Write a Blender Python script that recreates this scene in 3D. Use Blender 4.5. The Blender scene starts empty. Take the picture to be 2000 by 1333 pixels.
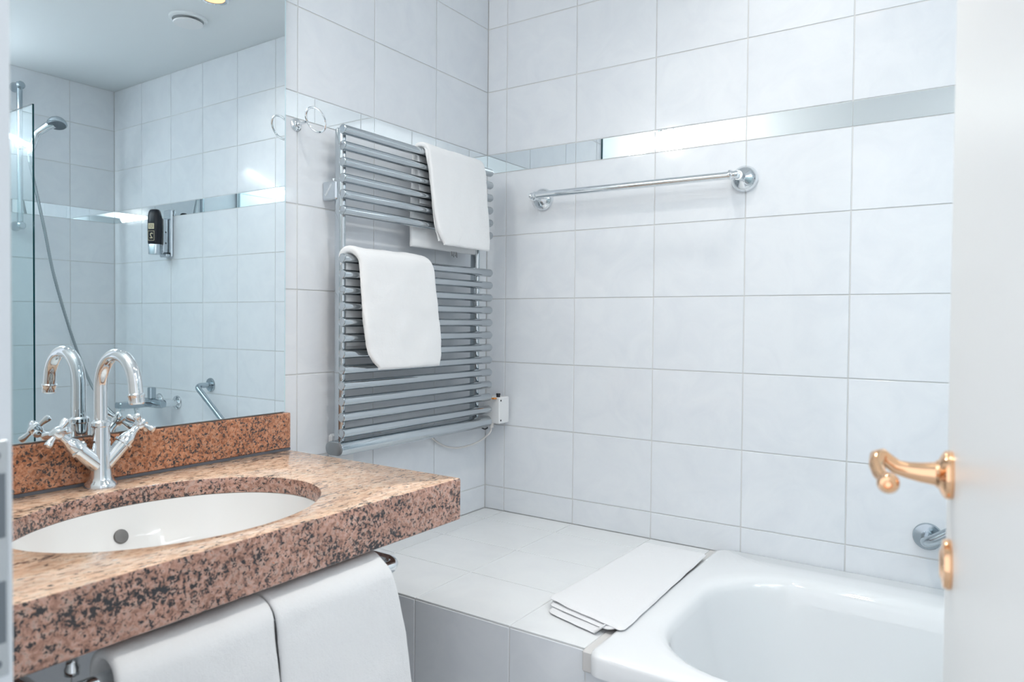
import bpy, math, random
from mathutils import Vector, Matrix, noise
random.seed(7)
scene = bpy.context.scene
col = scene.collection
PI = math.pi

# ------------------------------------------------------------ camera
YAW, PITCH, ROLL = 0.59335, -0.02031, 0.00854
FPX = 1400.76
fwd = Vector((-math.sin(YAW)*math.cos(PITCH), math.cos(YAW)*math.cos(PITCH), math.sin(PITCH)))
rgt = Vector((math.cos(YAW), math.sin(YAW), 0))
upv = rgt.cross(fwd)
r2 = math.cos(ROLL)*rgt + math.sin(ROLL)*upv
u2 = -math.sin(ROLL)*rgt + math.cos(ROLL)*upv
cam_d = bpy.data.cameras.new('camera')
cam = bpy.data.objects.new('camera', cam_d)
col.objects.link(cam)
cam.matrix_world = Matrix(((r2.x, u2.x, -fwd.x, 1.3673), (r2.y, u2.y, -fwd.y, -1.8713),
                           (r2.z, u2.z, -fwd.z, 1.1806), (0, 0, 0, 1)))
cam_d.sensor_width = 36.0
cam_d.lens = FPX/2000*36.0
cam_d.shift_x = -2.127/2000
cam_d.shift_y = -10.63/2000
cam_d.clip_start = 0.01
cam_d.dof.use_dof = True
cam_d.dof.focus_distance = 2.0
cam_d.dof.aperture_fstop = 6.0
scene.camera = cam

# ------------------------------------------------------------ world and exposure
L_WORLD, L_HALL, L_FILL_PANEL, L_SPOT1, L_FILL_SPOT, L_GLOBE, L_TUBE = 1.25, 5.0, 3.9, 1.5, 4.7, 70, 130
scene.view_settings.view_transform = 'Standard'
scene.view_settings.look = 'None'
scene.view_settings.exposure = -0.01
scene.view_settings.gamma = 1.0
scene.view_settings.use_curve_mapping = False
w = bpy.data.worlds.new('hall_daylight'); scene.world = w; w.use_nodes = True
w.node_tree.nodes['Background'].inputs['Color'].default_value = (0.90, 0.93, 1.0, 1)
w.node_tree.nodes['Background'].inputs['Strength'].default_value = L_WORLD

def area(name, loc, target, sx, sy, watt, colr, shape='RECTANGLE'):
    l = bpy.data.lights.new(name, 'AREA'); l.shape = shape; l.size = sx; l.size_y = sy
    l.energy = watt; l.color = colr
    o = bpy.data.objects.new(name, l); col.objects.link(o); o.location = loc
    o.rotation_euler = (Vector(target)-Vector(loc)).to_track_quat('-Z', 'Y').to_euler()
    return o
# daylight and lamps of the hall behind the open doorway
area('hall_light', (1.0, -2.7, 1.5), (1.1, 0, 1.2), 2.2, 2.0, L_HALL, (0.97, 0.985, 1.0))

# ------------------------------------------------------------ materials
def mat(name, base=(.8, .8, .8), rough=.5, metal=0.0, spec=.5, coat=0.0):
    m = bpy.data.materials.new(name); m.use_nodes = True
    b = m.node_tree.nodes['Principled BSDF']
    b.inputs['Base Color'].default_value = (*base, 1)
    b.inputs['Roughness'].default_value = rough
    b.inputs['Metallic'].default_value = metal
    b.inputs['Specular IOR Level'].default_value = spec
    b.inputs['Coat Weight'].default_value = coat
    b.inputs['Coat Roughness'].default_value = .05
    return m
def nodes(m):
    nt = m.node_tree
    return nt, nt.nodes, nt.links, nt.nodes['Principled BSDF']
def ramp(N, stops, interp='LINEAR'):
    r = N.new('ShaderNodeValToRGB'); r.color_ramp.interpolation = interp
    e = r.color_ramp.elements
    e[0].position, e[0].color = stops[0][0], (*stops[0][1], 1)
    e[1].position, e[1].color = stops[-1][0], (*stops[-1][1], 1)
    for p, c in stops[1:-1]:
        x = e.new(p); x.color = (*c, 1)
    return r
def noise_n(N, scale, detail=4, rough=.55):
    n = N.new('ShaderNodeTexNoise'); n.inputs['Scale'].default_value = scale
    n.inputs['Detail'].default_value = detail; n.inputs['Roughness'].default_value = rough
    return n
def bump_to(m, height_socket, strength, dist=.001):
    nt, N, L, b = nodes(m)
    bp = N.new('ShaderNodeBump'); bp.inputs['Strength'].default_value = strength
    bp.inputs['Distance'].default_value = dist
    L.new(height_socket, bp.inputs['Height']); L.new(bp.outputs['Normal'], b.inputs['Normal'])

def tile_material(name, c1, c2, rough):
    m = mat(name, c1, rough, spec=.5)
    nt, N, L, b = nodes(m)
    tc = N.new('ShaderNodeTexCoord'); oi = N.new('ShaderNodeObjectInfo')
    ad = N.new('ShaderNodeVectorMath'); ad.operation = 'MULTIPLY_ADD'
    cmb = N.new('ShaderNodeCombineXYZ')
    for k in range(3): L.new(oi.outputs['Random'], cmb.inputs[k])
    L.new(cmb.outputs[0], ad.inputs[0]); ad.inputs[1].default_value = (40, 17, 29)
    L.new(tc.outputs['Object'], ad.inputs[2])
    n = noise_n(N, 9, 5, .6); n.inputs['Distortion'].default_value = 1.2
    L.new(ad.outputs[0], n.inputs['Vector'])
    r = ramp(N, [(.3, c2), (.62, c1)])
    L.new(n.outputs['Fac'], r.inputs['Fac'])
    L.new(r.outputs['Color'], b.inputs['Base Color'])
    n2 = noise_n(N, 7, 1.0); L.new(ad.outputs[0], n2.inputs['Vector'])
    bump_to(m, n2.outputs['Fac'], .12, .004)
    return m
M = {}
M['tile'] = tile_material('glazed_wall_tile', (.80, .83, .865), (.755, .788, .832), .07)
M['deck_tile'] = tile_material('matt_deck_tile', (.83, .85, .86), (.80, .82, .835), .22)
M['grout'] = mat('pale_grout', (.70, .71, .71), .8)
M['seal'] = mat('silicone_sealant', (.66, .65, .64), .6)
M['dark_seal'] = mat('dark_sealant', (.10, .115, .14), .5)
M['mirror_tile'] = mat('mirror_tile_glass', (.86, .91, .93), .015, 1.0)
M['mirror'] = mat('silvered_glass', (.785, .84, .86), .0, 1.0)
M['mirror_edge'] = mat('mirror_glass_edge', (.02, .08, .10), .15)
M['mirror_bevel'] = mat('mirror_glass_bevel', (.62, .80, .86), .12)
M['chrome'] = mat('polished_chrome', (.80, .83, .85), .05, 1.0)
M['rad_chrome'] = mat('radiator_chrome', (.53, .575, .605), .09, 1.0)
M['brushed'] = mat('satin_chrome', (.60, .65, .69), .25, 1.0)
M['brass'] = mat('polished_copper_brass', (.90, .56, .34), .13, 1.0)
M['paint'] = mat('white_lacquer', (.78, .79, .78), .32)
M['frame_paint'] = mat('white_frame_lacquer', (.66, .71, .75), .4)
M['ceiling'] = mat('ceiling_paint', (.80, .84, .86), .8)
M['plaster'] = mat('white_plaster', (.80, .82, .83), .7)
M['floor'] = mat('floor_tile_grey', (.55, .57, .58), .3)
M['enamel'] = mat('white_enamel', (.84, .86, .88), .06, coat=.4)
M['ceramic'] = mat('white_ceramic', (.87, .87, .86), .05, coat=.4)
M['plastic'] = mat('white_plastic', (.82, .83, .84), .35)
M['black'] = mat('black_plastic', (.012, .014, .02), .3)
M['bottle'] = mat('black_glossy_bottle', (.006, .008, .014), .28, spec=.35)
M['gold'] = mat('gold_print', (.72, .62, .42), .4)
M['orange'] = mat('orange_plastic', (.75, .28, .05), .4)
M['dark_metal'] = mat('dark_recess_metal', (.19, .22, .25), .4, .6)
M['cable'] = mat('cream_cable', (.70, .68, .66), .45)
M['tealglass'] = mat('green_glass_edge', (.004, .045, .055), .08)
M['overflow'] = mat('dull_pewter', (.20, .195, .19), .45, .7)
M['print'] = mat('pale_print', (.8, .85, .88), .5)

def towel_material(name, c):
    m = mat(name, c, .95, spec=.15)
    nt, N, L, b = nodes(m)
    b.inputs['Sheen Weight'].default_value = .35
    tc = N.new('ShaderNodeTexCoord')
    n = noise_n(N, 620, 3, .7); L.new(tc.outputs['Object'], n.inputs['Vector'])
    n2 = noise_n(N, 110, 3, .6); L.new(tc.outputs['Object'], n2.inputs['Vector'])
    ad = N.new('ShaderNodeMath'); ad.operation = 'ADD'
    L.new(n.outputs['Fac'], ad.inputs[0]); L.new(n2.outputs['Fac'], ad.inputs[1])
    bump_to(m, ad.outputs[0], .55, .0016)
    return m
M['towel'] = towel_material('white_terry', (.88, .89, .90))
M['mat'] = towel_material('white_woven_mat', (.87, .88, .90))

def granite(name, axis):
    m = mat(name, (.5, .3, .25), .11, spec=.5)
    nt, N, L, b = nodes(m)
    tc = N.new('ShaderNodeTexCoord')
    def nz(scale, detail, rough, dist=0.0, src=None):
        n = noise_n(N, scale, detail, rough); n.inputs['Distortion'].default_value = dist
        L.new(src if src else tc.outputs['Object'], n.inputs['Vector']); return n.outputs['Fac']
    def math_(op, a, c=None, k=None):
        n = N.new('ShaderNodeMath'); n.operation = op
        for i, x in enumerate((a, c, k)):
            if x is None: continue
            if isinstance(x, (int, float)): n.inputs[i].default_value = x
            else: L.new(x, n.inputs[i])
        return n.outputs[0]
    # stretched field for the drawn-out grain and the veins
    mp = N.new('ShaderNodeMapping')
    mp.inputs['Rotation'].default_value = (0.10, .12, math.radians(-26))
    mp.inputs['Scale'].default_value = (1, .34, 1)
    L.new(tc.outputs['Object'], mp.inputs['Vector'])
    st_v = mp.outputs[0]
    mp2 = N.new('ShaderNodeMapping')
    mp2.inputs['Rotation'].default_value = (0.14, .2, math.radians(-26))
    mp2.inputs['Scale'].default_value = (16, 1.6, 20)
    L.new(tc.outputs['Object'], mp2.inputs['Vector'])
    src = st_v if axis == 'top' else None
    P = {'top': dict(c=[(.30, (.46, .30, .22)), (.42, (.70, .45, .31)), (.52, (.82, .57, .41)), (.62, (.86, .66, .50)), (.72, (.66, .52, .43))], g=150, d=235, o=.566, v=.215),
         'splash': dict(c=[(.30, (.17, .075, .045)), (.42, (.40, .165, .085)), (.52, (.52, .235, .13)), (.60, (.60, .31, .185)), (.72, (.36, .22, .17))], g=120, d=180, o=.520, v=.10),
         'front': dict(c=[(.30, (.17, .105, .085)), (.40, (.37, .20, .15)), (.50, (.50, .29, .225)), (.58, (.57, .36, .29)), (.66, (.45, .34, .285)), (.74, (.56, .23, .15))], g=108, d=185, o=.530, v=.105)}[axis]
    grain = nz(P['g'], 3, .62, .6, src)
    cr = ramp(N, P['c']); L.new(grain, cr.inputs['Fac'])
    tone = nz(26, 3, .6)
    hv = N.new('ShaderNodeHueSaturation'); L.new(cr.outputs['Color'], hv.inputs['Color'])
    L.new(math_('MULTIPLY_ADD', tone, .7, .65), hv.inputs['Value'])
    # dark mica: fine specks whose threshold drops along veins and in clusters
    speck = nz(P['d'], 4, .68, .5, src)
    vein = ramp(N, [(.52, (0, 0, 0)), (.70, (1, 1, 1))]); L.new(nz(1.0, 6, .65, .3, mp2.outputs[0]), vein.inputs['Fac'])
    clus = nz(30, 4, .6)
    t = math_('MULTIPLY_ADD', vein.outputs['Color'], P['v'], speck)
    t = math_('MULTIPLY_ADD', clus, .26, t)
    t = math_('SUBTRACT', t, P['o']+.14)
    dr = ramp(N, [(.0, (0, 0, 0)), (.055, (1, 1, 1))]); L.new(t, dr.inputs['Fac'])
    mc = N.new('ShaderNodeMix'); mc.data_type = 'RGBA'
    L.new(dr.outputs['Color'], mc.inputs[0]); L.new(hv.outputs['Color'], mc.inputs[6])
    mc.inputs[7].default_value = (.050, .048, .052, 1)
    L.new(mc.outputs[2], b.inputs['Base Color'])
    return m
M['gr_top'] = granite('granite_polished_top_lit', 'top')  # same granite, paler: gloss of the lit top put into its colour
M['gr_front'] = granite('granite_polished_front_shaded', 'front')  # same granite, darker: shade of the vertical faces put into its colour
M['gr_splash'] = granite('granite_polished_upstand', 'splash')  # vertical face, shade in its colour too, with a more orange tone

def emit(name, c, s):
    m = mat(name, c, .4)
    b = m.node_tree.nodes['Principled BSDF']
    b.inputs['Emission Color'].default_value = (*c, 1); b.inputs['Emission Strength'].default_value = s
    return m
M['tube_on'] = emit('lit_tube', (.93, .97, 1.0), L_TUBE)
M['opal_on'] = emit('lit_opal_glass', (1, .97, .93), L_GLOBE)
M['fill_panel_on'] = emit('lit_fill_diffuser', (.96, .985, 1.0), L_FILL_PANEL)
M['warm_on'] = emit('lit_warm_lamp', (1.0, .52, .26), 1.7)
# clear shower glass
m = bpy.data.materials.new('clear_shower_glass'); m.use_nodes = True
nt = m.node_tree; N = nt.nodes; L = nt.links; N.remove(N['Principled BSDF'])
tr = N.new('ShaderNodeBsdfTransparent'); tr.inputs[0].default_value = (.90, .965, .97, 1)
gl = N.new('ShaderNodeBsdfGlossy'); gl.inputs['Roughness'].default_value = .0
fr = N.new('ShaderNodeFresnel'); ge = N.new('ShaderNodeNewGeometry')
io = N.new('ShaderNodeMapRange'); io.inputs['To Min'].default_value = 1.5; io.inputs['To Max'].default_value = 1/1.5
L.new(ge.outputs['Backfacing'], io.inputs['Value']); L.new(io.outputs[0], fr.inputs['IOR'])
ms = N.new('ShaderNodeMixShader')
L.new(fr.outputs[0], ms.inputs[0]); L.new(tr.outputs[0], ms.inputs[1]); L.new(gl.outputs[0], ms.inputs[2])
L.new(ms.outputs[0], N['Material Output'].inputs['Surface'])
M['glass'] = m
# ribbed metal hose
M['satin_cap'] = mat('satin_metal_cap', (.33, .365, .385), .42, .6)
M['grey_chrome'] = mat('grey_chrome', (.46, .52, .56), .14, 1.0)
M['hose'] = mat('ribbed_metal_hose', (.42, .46, .48), .3, 1.0)

# ------------------------------------------------------------ mesh helpers
class MB:
    def __init__(s): s.v = []; s.f = []; s.mi = []; s.cur = 0
    def add(s, vs, fs):
        o = len(s.v); s.v += [tuple(p) for p in vs]
        for f in fs: s.f.append([i+o for i in f]); s.mi.append(s.cur)
        return s
    def box(s, x0, x1, y0, y1, z0, z1):
        vs = [(x, y, z) for z in (z0, z1) for y in (y0, y1) for x in (x0, x1)]
        return s.add(vs, [(0, 2, 3, 1), (4, 5, 7, 6), (0, 1, 5, 4), (2, 6, 7, 3), (0, 4, 6, 2), (1, 3, 7, 5)])
    def rbox(s, x0, x1, y0, y1, z0, z1, b=.002, mtx=None):
        # box with all edges chamfered
        vs = []; idx = {}
        X = (x0, x1); Y = (y0, y1); Z = (z0, z1)
        def sg(i): return 1 if i == 0 else -1
        for i in (0, 1):
            for j in (0, 1):
                for k in (0, 1):
                    idx[i, j, k] = len(vs)
                    vs.append((X[i], Y[j]+b*sg(j), Z[k]+b*sg(k)))
                    vs.append((X[i]+b*sg(i), Y[j], Z[k]+b*sg(k)))
                    vs.append((X[i]+b*sg(i), Y[j]+b*sg(j), Z[k]))
        fs = []
        for i in (0, 1): fs.append([idx[i, j, k] for j, k in ((0, 0), (1, 0), (1, 1), (0, 1))][::(-1 if i == 0 else 1)])
        for j in (0, 1): fs.append([idx[i, j, k]+1 for i, k in ((0, 0), (1, 0), (1, 1), (0, 1))][::(1 if j == 0 else -1)])
        for k in (0, 1): fs.append([idx[i, j, k]+2 for i, j in ((0, 0), (1, 0), (1, 1), (0, 1))][::(-1 if k == 0 else 1)])
        for j in (0, 1):
            for k in (0, 1): fs.append([idx[0, j, k]+1, idx[1, j, k]+1, idx[1, j, k]+2, idx[0, j, k]+2][::(1 if (j+k) % 2 else -1)])
        for i in (0, 1):
            for k in (0, 1): fs.append([idx[i, 0, k], idx[i, 1, k], idx[i, 1, k]+2, idx[i, 0, k]+2][::(1 if (i+k) % 2 == 0 else -1)])
        for i in (0, 1):
            for j in (0, 1): fs.append([idx[i, j, 0], idx[i, j, 1], idx[i, j, 1]+1, idx[i, j, 0]+1][::(1 if (i+j) % 2 else -1)])
        for i in (0, 1):
            for j in (0, 1):
                for k in (0, 1):
                    a = idx[i, j, k]; fs.append([a, a+1, a+2][::(-1 if (i+j+k) % 2 == 0 else 1)])
        if mtx: vs = [tuple(mtx @ Vector(p)) for p in vs]
        return s.add(vs, fs)
    def loops(s, loops, cap0=False, cap1=False, closed=True):
        n = len(loops[0]); vs = [p for l in loops for p in l]; fs = []
        for a in range(len(loops)-1):
            for i in range(n if closed else n-1):
                j = (i+1) % n
                fs.append((a*n+i, a*n+j, (a+1)*n+j, (a+1)*n+i))
        if cap0: fs.append(list(range(n))[::-1])
        if cap1: fs.append([(len(loops)-1)*n+i for i in range(n)])
        return s.add(vs, fs)
    def tube(s, pts, r, n=16, cap=True):
        pts = [Vector(p) for p in pts]
        rs = r if isinstance(r, (list, tuple)) else [r]*len(pts)
        t0 = (pts[1]-pts[0]).normalized()
        a = Vector((0, 0, 1)) if abs(t0.z) < .9 else Vector((1, 0, 0))
        nx = t0.cross(a).normalized(); loops = []
        for k, p in enumerate(pts):
            if k == 0: t = pts[1]-pts[0]
            elif k == len(pts)-1: t = pts[-1]-pts[-2]
            else: t = (pts[k+1]-p).normalized()+(p-pts[k-1]).normalized()
            if t.length < 1e-9: t = t0
            t.normalize(); t0 = t
            nx = (nx-t*nx.dot(t)).normalized(); ny = t.cross(nx)
            loops.append([p+rs[k]*(math.cos(2*PI*i/n)*nx+math.sin(2*PI*i/n)*ny) for i in range(n)])
        return s.loops(loops, cap, cap)
    def lathe(s, origin, axis, prof, n=24, cap0=True, cap1=True):
        o = Vector(origin); ax = Vector(axis).normalized()
        a = Vector((0, 0, 1)) if abs(ax.z) < .9 else Vector((1, 0, 0))
        nx = ax.cross(a).normalized(); ny = ax.cross(nx)
        loops = [[o+ax*h+r*(math.cos(2*PI*i/n)*nx+math.sin(2*PI*i/n)*ny) for i in range(n)] for r, h in prof]
        return s.loops(loops, cap0, cap1)
    def torus(s, c, e1, e2, R, r, n=48, k=10):
        c = Vector(c); e1 = Vector(e1).normalized(); e2 = Vector(e2).normalized(); e3 = e1.cross(e2)
        loops = []
        for i in range(n+1):
            t = 2*PI*i/n; d = math.cos(t)*e1+math.sin(t)*e2
            loops.append([c+R*d+r*(math.cos(2*PI*j/k)*d+math.sin(2*PI*j/k)*e3) for j in range(k)])
        return s.loops(loops)
    def mesh(s, name, mats, smooth=True, angle=35):
        me = bpy.data.meshes.new(name)
        me.from_pydata(s.v, [], s.f)
        for mm in (mats if isinstance(mats, (list, tuple)) else [mats]): me.materials.append(mm)
        me.polygons.foreach_set('material_index', s.mi)
        import bmesh
        bm = bmesh.new(); bm.from_mesh(me)
        bmesh.ops.remove_doubles(bm, verts=bm.verts, dist=1e-6)
        bmesh.ops.recalc_face_normals(bm, faces=bm.faces)
        bm.to_mesh(me); bm.free()
        if smooth:
            me.polygons.foreach_set('use_smooth', [True]*len(me.polygons))
            me.set_sharp_from_angle(angle=math.radians(angle))
        me.update()
        return me
    def obj(s, name, mats, parent=None, smooth=True, angle=35):
        o = bpy.data.objects.new(name, s.mesh(name, mats, smooth, angle))
        col.objects.link(o)
        if parent is not None:
            o.parent = parent
            if parent.type == 'EMPTY':
                o.matrix_parent_inverse = Matrix.Translation(-Vector(parent.location))
        return o
def thing(name, label, cat, loc, group=None):
    o = bpy.data.objects.new(name, None); col.objects.link(o); o.location = loc
    o.empty_display_size = .05
    o['label'] = label; o['category'] = cat
    if group: o['group'] = group
    return o
def tag(o, label, cat, group=None):
    o['label'] = label; o['category'] = cat
    if group: o['group'] = group
    return o
def struct(o): o['kind'] = 'structure'; return o
def arc(c, e1, e2, R, a0, a1, n):
    c = Vector(c); e1 = Vector(e1); e2 = Vector(e2)
    return [c+R*(math.cos(a0+(a1-a0)*i/n)*e1+math.sin(a0+(a1-a0)*i/n)*e2) for i in range(n+1)]
def catmull(P, n):
    P = [Vector(p) for p in P]; P = [P[0]*2-P[1]]+P+[P[-1]*2-P[-2]]; out = []
    for a, b, c, d in zip(P, P[1:], P[2:], P[3:]):
        for i in range(n):
            t = i/n; out.append(.5*((2*b)+(c-a)*t+(2*a-5*b+4*c-d)*t*t+(3*b-a-3*c+d)*t**3))
    out.append(P[-2]); return out
def fillet(pts, rad, n=8):
    pts = [Vector(p) for p in pts]; out = [pts[0]]
    for a, b, c in zip(pts, pts[1:], pts[2:]):
        d1 = (a-b).normalized(); d2 = (c-b).normalized()
        ang = d1.angle(d2); t = rad/math.tan(ang/2)
        p1 = b+d1*t; p2 = b+d2*t
        ctr = b+(d1+d2).normalized()*(rad/math.sin(ang/2))
        v1 = p1-ctr; v2 = p2-ctr; om = v1.angle(v2)
        for i in range(n+1):
            f = i/n; out.append(ctr+(v1*math.sin((1-f)*om)+v2*math.sin(f*om))/math.sin(om))
    out.append(pts[-1]); return out

# ------------------------------------------------------------ room shell
W = 2.327; H = 2.309; YF = -1.64; TT = .0018; J = .0015
struct(MB().box(-.15, W+.15, YF-1.9, .15, -.1, 0).obj('floor', M['floor']))
struct(MB().box(-.12, W+.12, YF-.11, .12, H, H+.1).obj('ceiling', M['ceiling']))
wall_back = struct(MB().box(-.12, W+.12, TT, .12, 0, H).obj('wall_back', M['grout']))
wall_left = struct(MB().box(-.12, -TT, YF-.11, TT, 0, H).obj('wall_left', M['grout']))
wall_right = struct(MB().box(W+TT, W+.12, YF-.11, TT, 0, H).obj('wall_right', M['grout']))
DX0, DX1, DH = .7635, 1.42, 2.02
wf = MB().box(-TT, DX0-.03, YF-.11, YF, 0, H)
wf.box(DX1+.03, W+TT, YF-.11, YF, 0, H); wf.box(DX0-.03, DX1+.03, YF-.11, YF, DH+.03, H)
struct(wf.obj('wall_front', M['plaster']))

tile_cache = {}
def tile_mesh(wd, ht, mname):
    key = (round(wd, 4), round(ht, 4), mname)
    if key in tile_cache: return tile_cache[key]
    a, b = (wd/2-J, ht/2-J) if mname != 'mirror_tile' else (wd/2-.0008, ht/2-.0008)
    t = TT; c = .0008 if mname != 'mirror_tile' else .0001
    def ring(i, z): return [(-a+i, -b+i, z), (a-i, -b+i, z), (a-i, b-i, z), (-a+i, b-i, z)]
    mb = MB().loops([ring(0, 0), ring(0, t-c), ring(c*.35, t-c*.35), ring(c, t)], cap1=True)
    me = mb.mesh('tile', M[mname], smooth=False)
    tile_cache[key] = me
    return me
def put_tile(parent, origin, ex, ey, x0, x1, y0, y1, mname='tile', nm='tile'):
    ex = Vector(ex); ey = Vector(ey); ez = ex.cross(ey)
    me = tile_mesh(x1-x0, y1-y0, mname)
    o = bpy.data.objects.new(nm, me)
    c = Vector(origin)+ex*(x0+x1)/2+ey*(y0+y1)/2
    if mname == 'tile': rot = Matrix.Rotation(random.uniform(-1, 1)*.0016, 3, 'X') @ Matrix.Rotation(random.uniform(-1, 1)*.0013, 3, 'Y')
    else: rot = Matrix.Identity(3)
    R3 = Matrix((ex, ey, ez)).transposed() @ rot
    mw = R3.to_4x4(); mw.translation = c
    o.matrix_world = mw
    o.parent = parent
    col.objects.link(o)
    return o
TH = .2004; TW = .25; ZD = .5741
ZROW = [0, .0479, .2479, .4483, .6488, .8492, 1.0496, 1.25, 1.4504, 1.6508, 1.7111, 1.9115, 2.1119, H]
DECKX, DECKY = .745, -.70
XC = [0, .074]+[.074+TW*k for k in range(1, 9)]+[W]
for i in range(len(XC)-1):
    for k in range(len(ZROW)-1):
        z0, z1 = ZROW[k], ZROW[k+1]
        if z1 < ZD: continue
        z0 = max(z0, ZD)
        band = abs(z0-1.6508) < 1e-4
        put_tile(wall_back, (0, TT, 0), (1, 0, 0), (0, 0, 1), XC[i], XC[i+1], z0, z1,
                 'mirror_tile' if band else 'tile', 'mirror_tile' if band else 'tile')
# left wall: y measured from the corner towards the door
YC = [0, .2546, .5046, .7546, 1.0046, 1.2546, 1.5046, -YF]
MIR_Y0, MIR_Y1, MIR_Z0, MIR_Z1 = -1.62, -.794, .9665, 2.0
for i in range(len(YC)-1):
    for k in range(len(ZROW)-1):
        z0, z1 = ZROW[k], ZROW[k+1]
        if YC[i] >= .5 and YC[i+1] <= .76 or YC[i] < .5:
            if z1 < ZD: continue
            if YC[i+1] < .72: z0 = max(z0, ZD)
        if YC[i] > .9 and z0 > 1.0 and z1 < MIR_Z1: continue      # wholly behind the mirror
        band = abs(z0-1.6508) < 1e-4
        put_tile(wall_left, (-TT, 0, 0), (0, -1, 0), (0, 0, -1), YC[i], YC[i+1], -z1, -z0,
                 'mirror_tile' if band else 'tile', 'mirror_tile' if band else 'tile') if False else \
        put_tile(wall_left, (-TT, 0, 0), (0, 1, 0), (0, 0, 1), -YC[i+1], -YC[i], z0, z1,
                 'mirror_tile' if band else 'tile', 'mirror_tile' if band else 'tile')
YR = [0, .208, .458, .708, .958, 1.208, 1.458, -YF]
for i in range(len(YR)-1):
    for k in range(len(ZROW)-1):
        z0, z1 = ZROW[k], ZROW[k+1]
        if z1 < ZD and YR[i] < .73: continue
        if YR[i+1] < .72: z0 = max(z0, ZD)
        band = abs(z0-1.6508) < 1e-4
        put_tile(wall_right, (W+TT, 0, 0), (0, -1, 0), (0, 0, 1), YR[i], YR[i+1], z0, z1,
                 'mirror_tile' if band else 'tile', 'mirror_tile' if band else 'tile')

# door frame on the latch side, with its strike plate openings
fr_ = MB().rbox(DX0-.03, DX0, YF-.125, YF+.0012, 0, DH, .0012)
fr_.rbox(DX1, DX1+.03, YF-.125, YF+.0012, 0, DH, .002).rbox(DX0-.03, DX1+.03, YF-.125, YF+.0012, DH, DH+.03, .002)
trim = struct(fr_.obj('trim_1', M['frame_paint']))
sp = MB().rbox(DX0, DX0+.0012, YF-.030, YF-.0025, .915, 1.09, .0004).obj('strike_plate', M['brushed'], trim)
for z0, z1 in ((1.018, 1.066), (.940, .986)):
    MB().rbox(DX0+.0012, DX0+.0018, YF-.024, YF-.0042, z0, z1, .0002).obj('latch_opening', M['dark_metal'], sp)
for z in (.925, 1.079):
    MB().lathe((DX0+.0012, YF-.010, z), (1, 0, 0), [(.003, 0), (.003, .0006), (.001, .001)], 12).obj('screw', M['dark_metal'], sp)

# door leaf, open into the room
du = Vector((.1219, -.9925, 0)); dn = Vector((-.9925, -.1219, 0))   # towards the hinge, out of the face
Pf = Vector((1.3378, -1.144, 0))                                   # foot of the handle on the face
E0 = Pf-du*.055
LEAF = .60
dm = Matrix(((du.x, dn.x, 0, E0.x), (du.y, dn.y, 0, E0.y), (0, 0, 1, 0), (0, 0, 0, 1)))
door = MB()
door.rbox(0, LEAF, -.026, 0, .012, DH-.008, .002, dm)
door.rbox(-.014, LEAF+.012, -.042, -.0262, .012, DH+.004, .003, dm)
door = struct(door.obj('door_1', M['paint'], None, True, 30))
HZ, KZ = 1.050, .972
def dpt(a, n, z): return E0+du*a+dn*n+Vector((0, 0, z))
ros_prof = [(.0205, 0), (.0212, .003), (.0205, .006), (.017, .0085), (.0125, .0105), (.011, .013)]
handle = MB().lathe(dpt(.055, 0, HZ), dn, ros_prof, 32).obj('lever_handle', M['brass'], door)
g = [dpt(.055, .010, HZ), dpt(.055, .018, HZ), dpt(.055, .024, HZ), dpt(.055, .034, HZ+.001), dpt(.055, .043, HZ+.003),
     dpt(.0545, .050, HZ+.008), dpt(.056, .055, HZ+.0125), dpt(.062, .0585, HZ+.0115), dpt(.072, .0590, HZ+.006), dpt(.083, .0565, HZ+.001), dpt(.091, .0525, HZ-.002)]
MB().tube(g, [.0108, .0095, .0088, .0074, .0066, .0064, .0064, .0065, .0062, .0058, .0054], 16).obj('grip', M['brass'], handle)
bc = dpt(.096, .0500, HZ-.0040)
MB().lathe(bc-du*.009, du, [(.002, 0), (.0066, .002), (.0088, .006), (.0088, .012), (.0066, .0165), (.0034, .018), (.0024, .0165)], 20).obj('scroll_end', M['brass'], handle)
MB().lathe(dpt(.055, 0, KZ), dn, [(.0212, 0), (.0218, .003), (.0205, .0062), (.013, .0075), (.0115, .0085), (.004, .009)], 32).obj('keyhole_rosette', M['brass'], door)

# ------------------------------------------------------------ tiled bath surround (deck at the head of the tub + apron)
sur = thing('tiled_ledge', 'white tiled ledge in the corner at the head of the bathtub', 'ledge', (.37, -.35, 0))
MB().box(.001, DECKX, DECKY+TT, -.001, 0, ZD-TT).obj('masonry_core', M['grout'], sur)
apr = thing('bath_apron', 'white tiled apron under the front rim of the bathtub', 'apron', (1.5, -.69, 0))
MB().box(DECKX, W-.002, DECKY+TT, DECKY+.02, 0, .546).obj('masonry_core', M['grout'], apr)
def child_tile(origin, ex, ey, x0, x1, y0, y1, mname, par=sur):
    o = put_tile(par, origin, ex, ey, x0, x1, y0, y1, mname, 'tile')
    o.matrix_parent_inverse = Matrix.Translation(-par.location)
DXs = [0, .074, .324, .574, DECKX]; DYs = [0, .1, .3, .5, .70]
for i in range(4):
    for k in range(4):
        child_tile((0, 0, ZD-TT), (1, 0, 0), (0, 1, 0), DXs[i], DXs[i+1], -DYs[k+1], -DYs[k], 'deck_tile')
FZ = [0, .17, .3705, ZD-.0035]
for i in range(4):
    for k in range(3):
        child_tile((0, DECKY+TT, 0), (1, 0, 0), (0, 0, 1), DXs[i], DXs[i+1], FZ[k], FZ[k+1], 'tile')
AX = [DECKX, .824]+[.824+.25*k for k in range(1, 7)]
for i in range(len(AX)-1):
    for k in range(3):
        child_tile((0, DECKY+TT, 0), (1, 0, 0), (0, 0, 1), AX[i], AX[i+1], FZ[k], min(FZ[k+1], .546), 'tile', apr)
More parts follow.
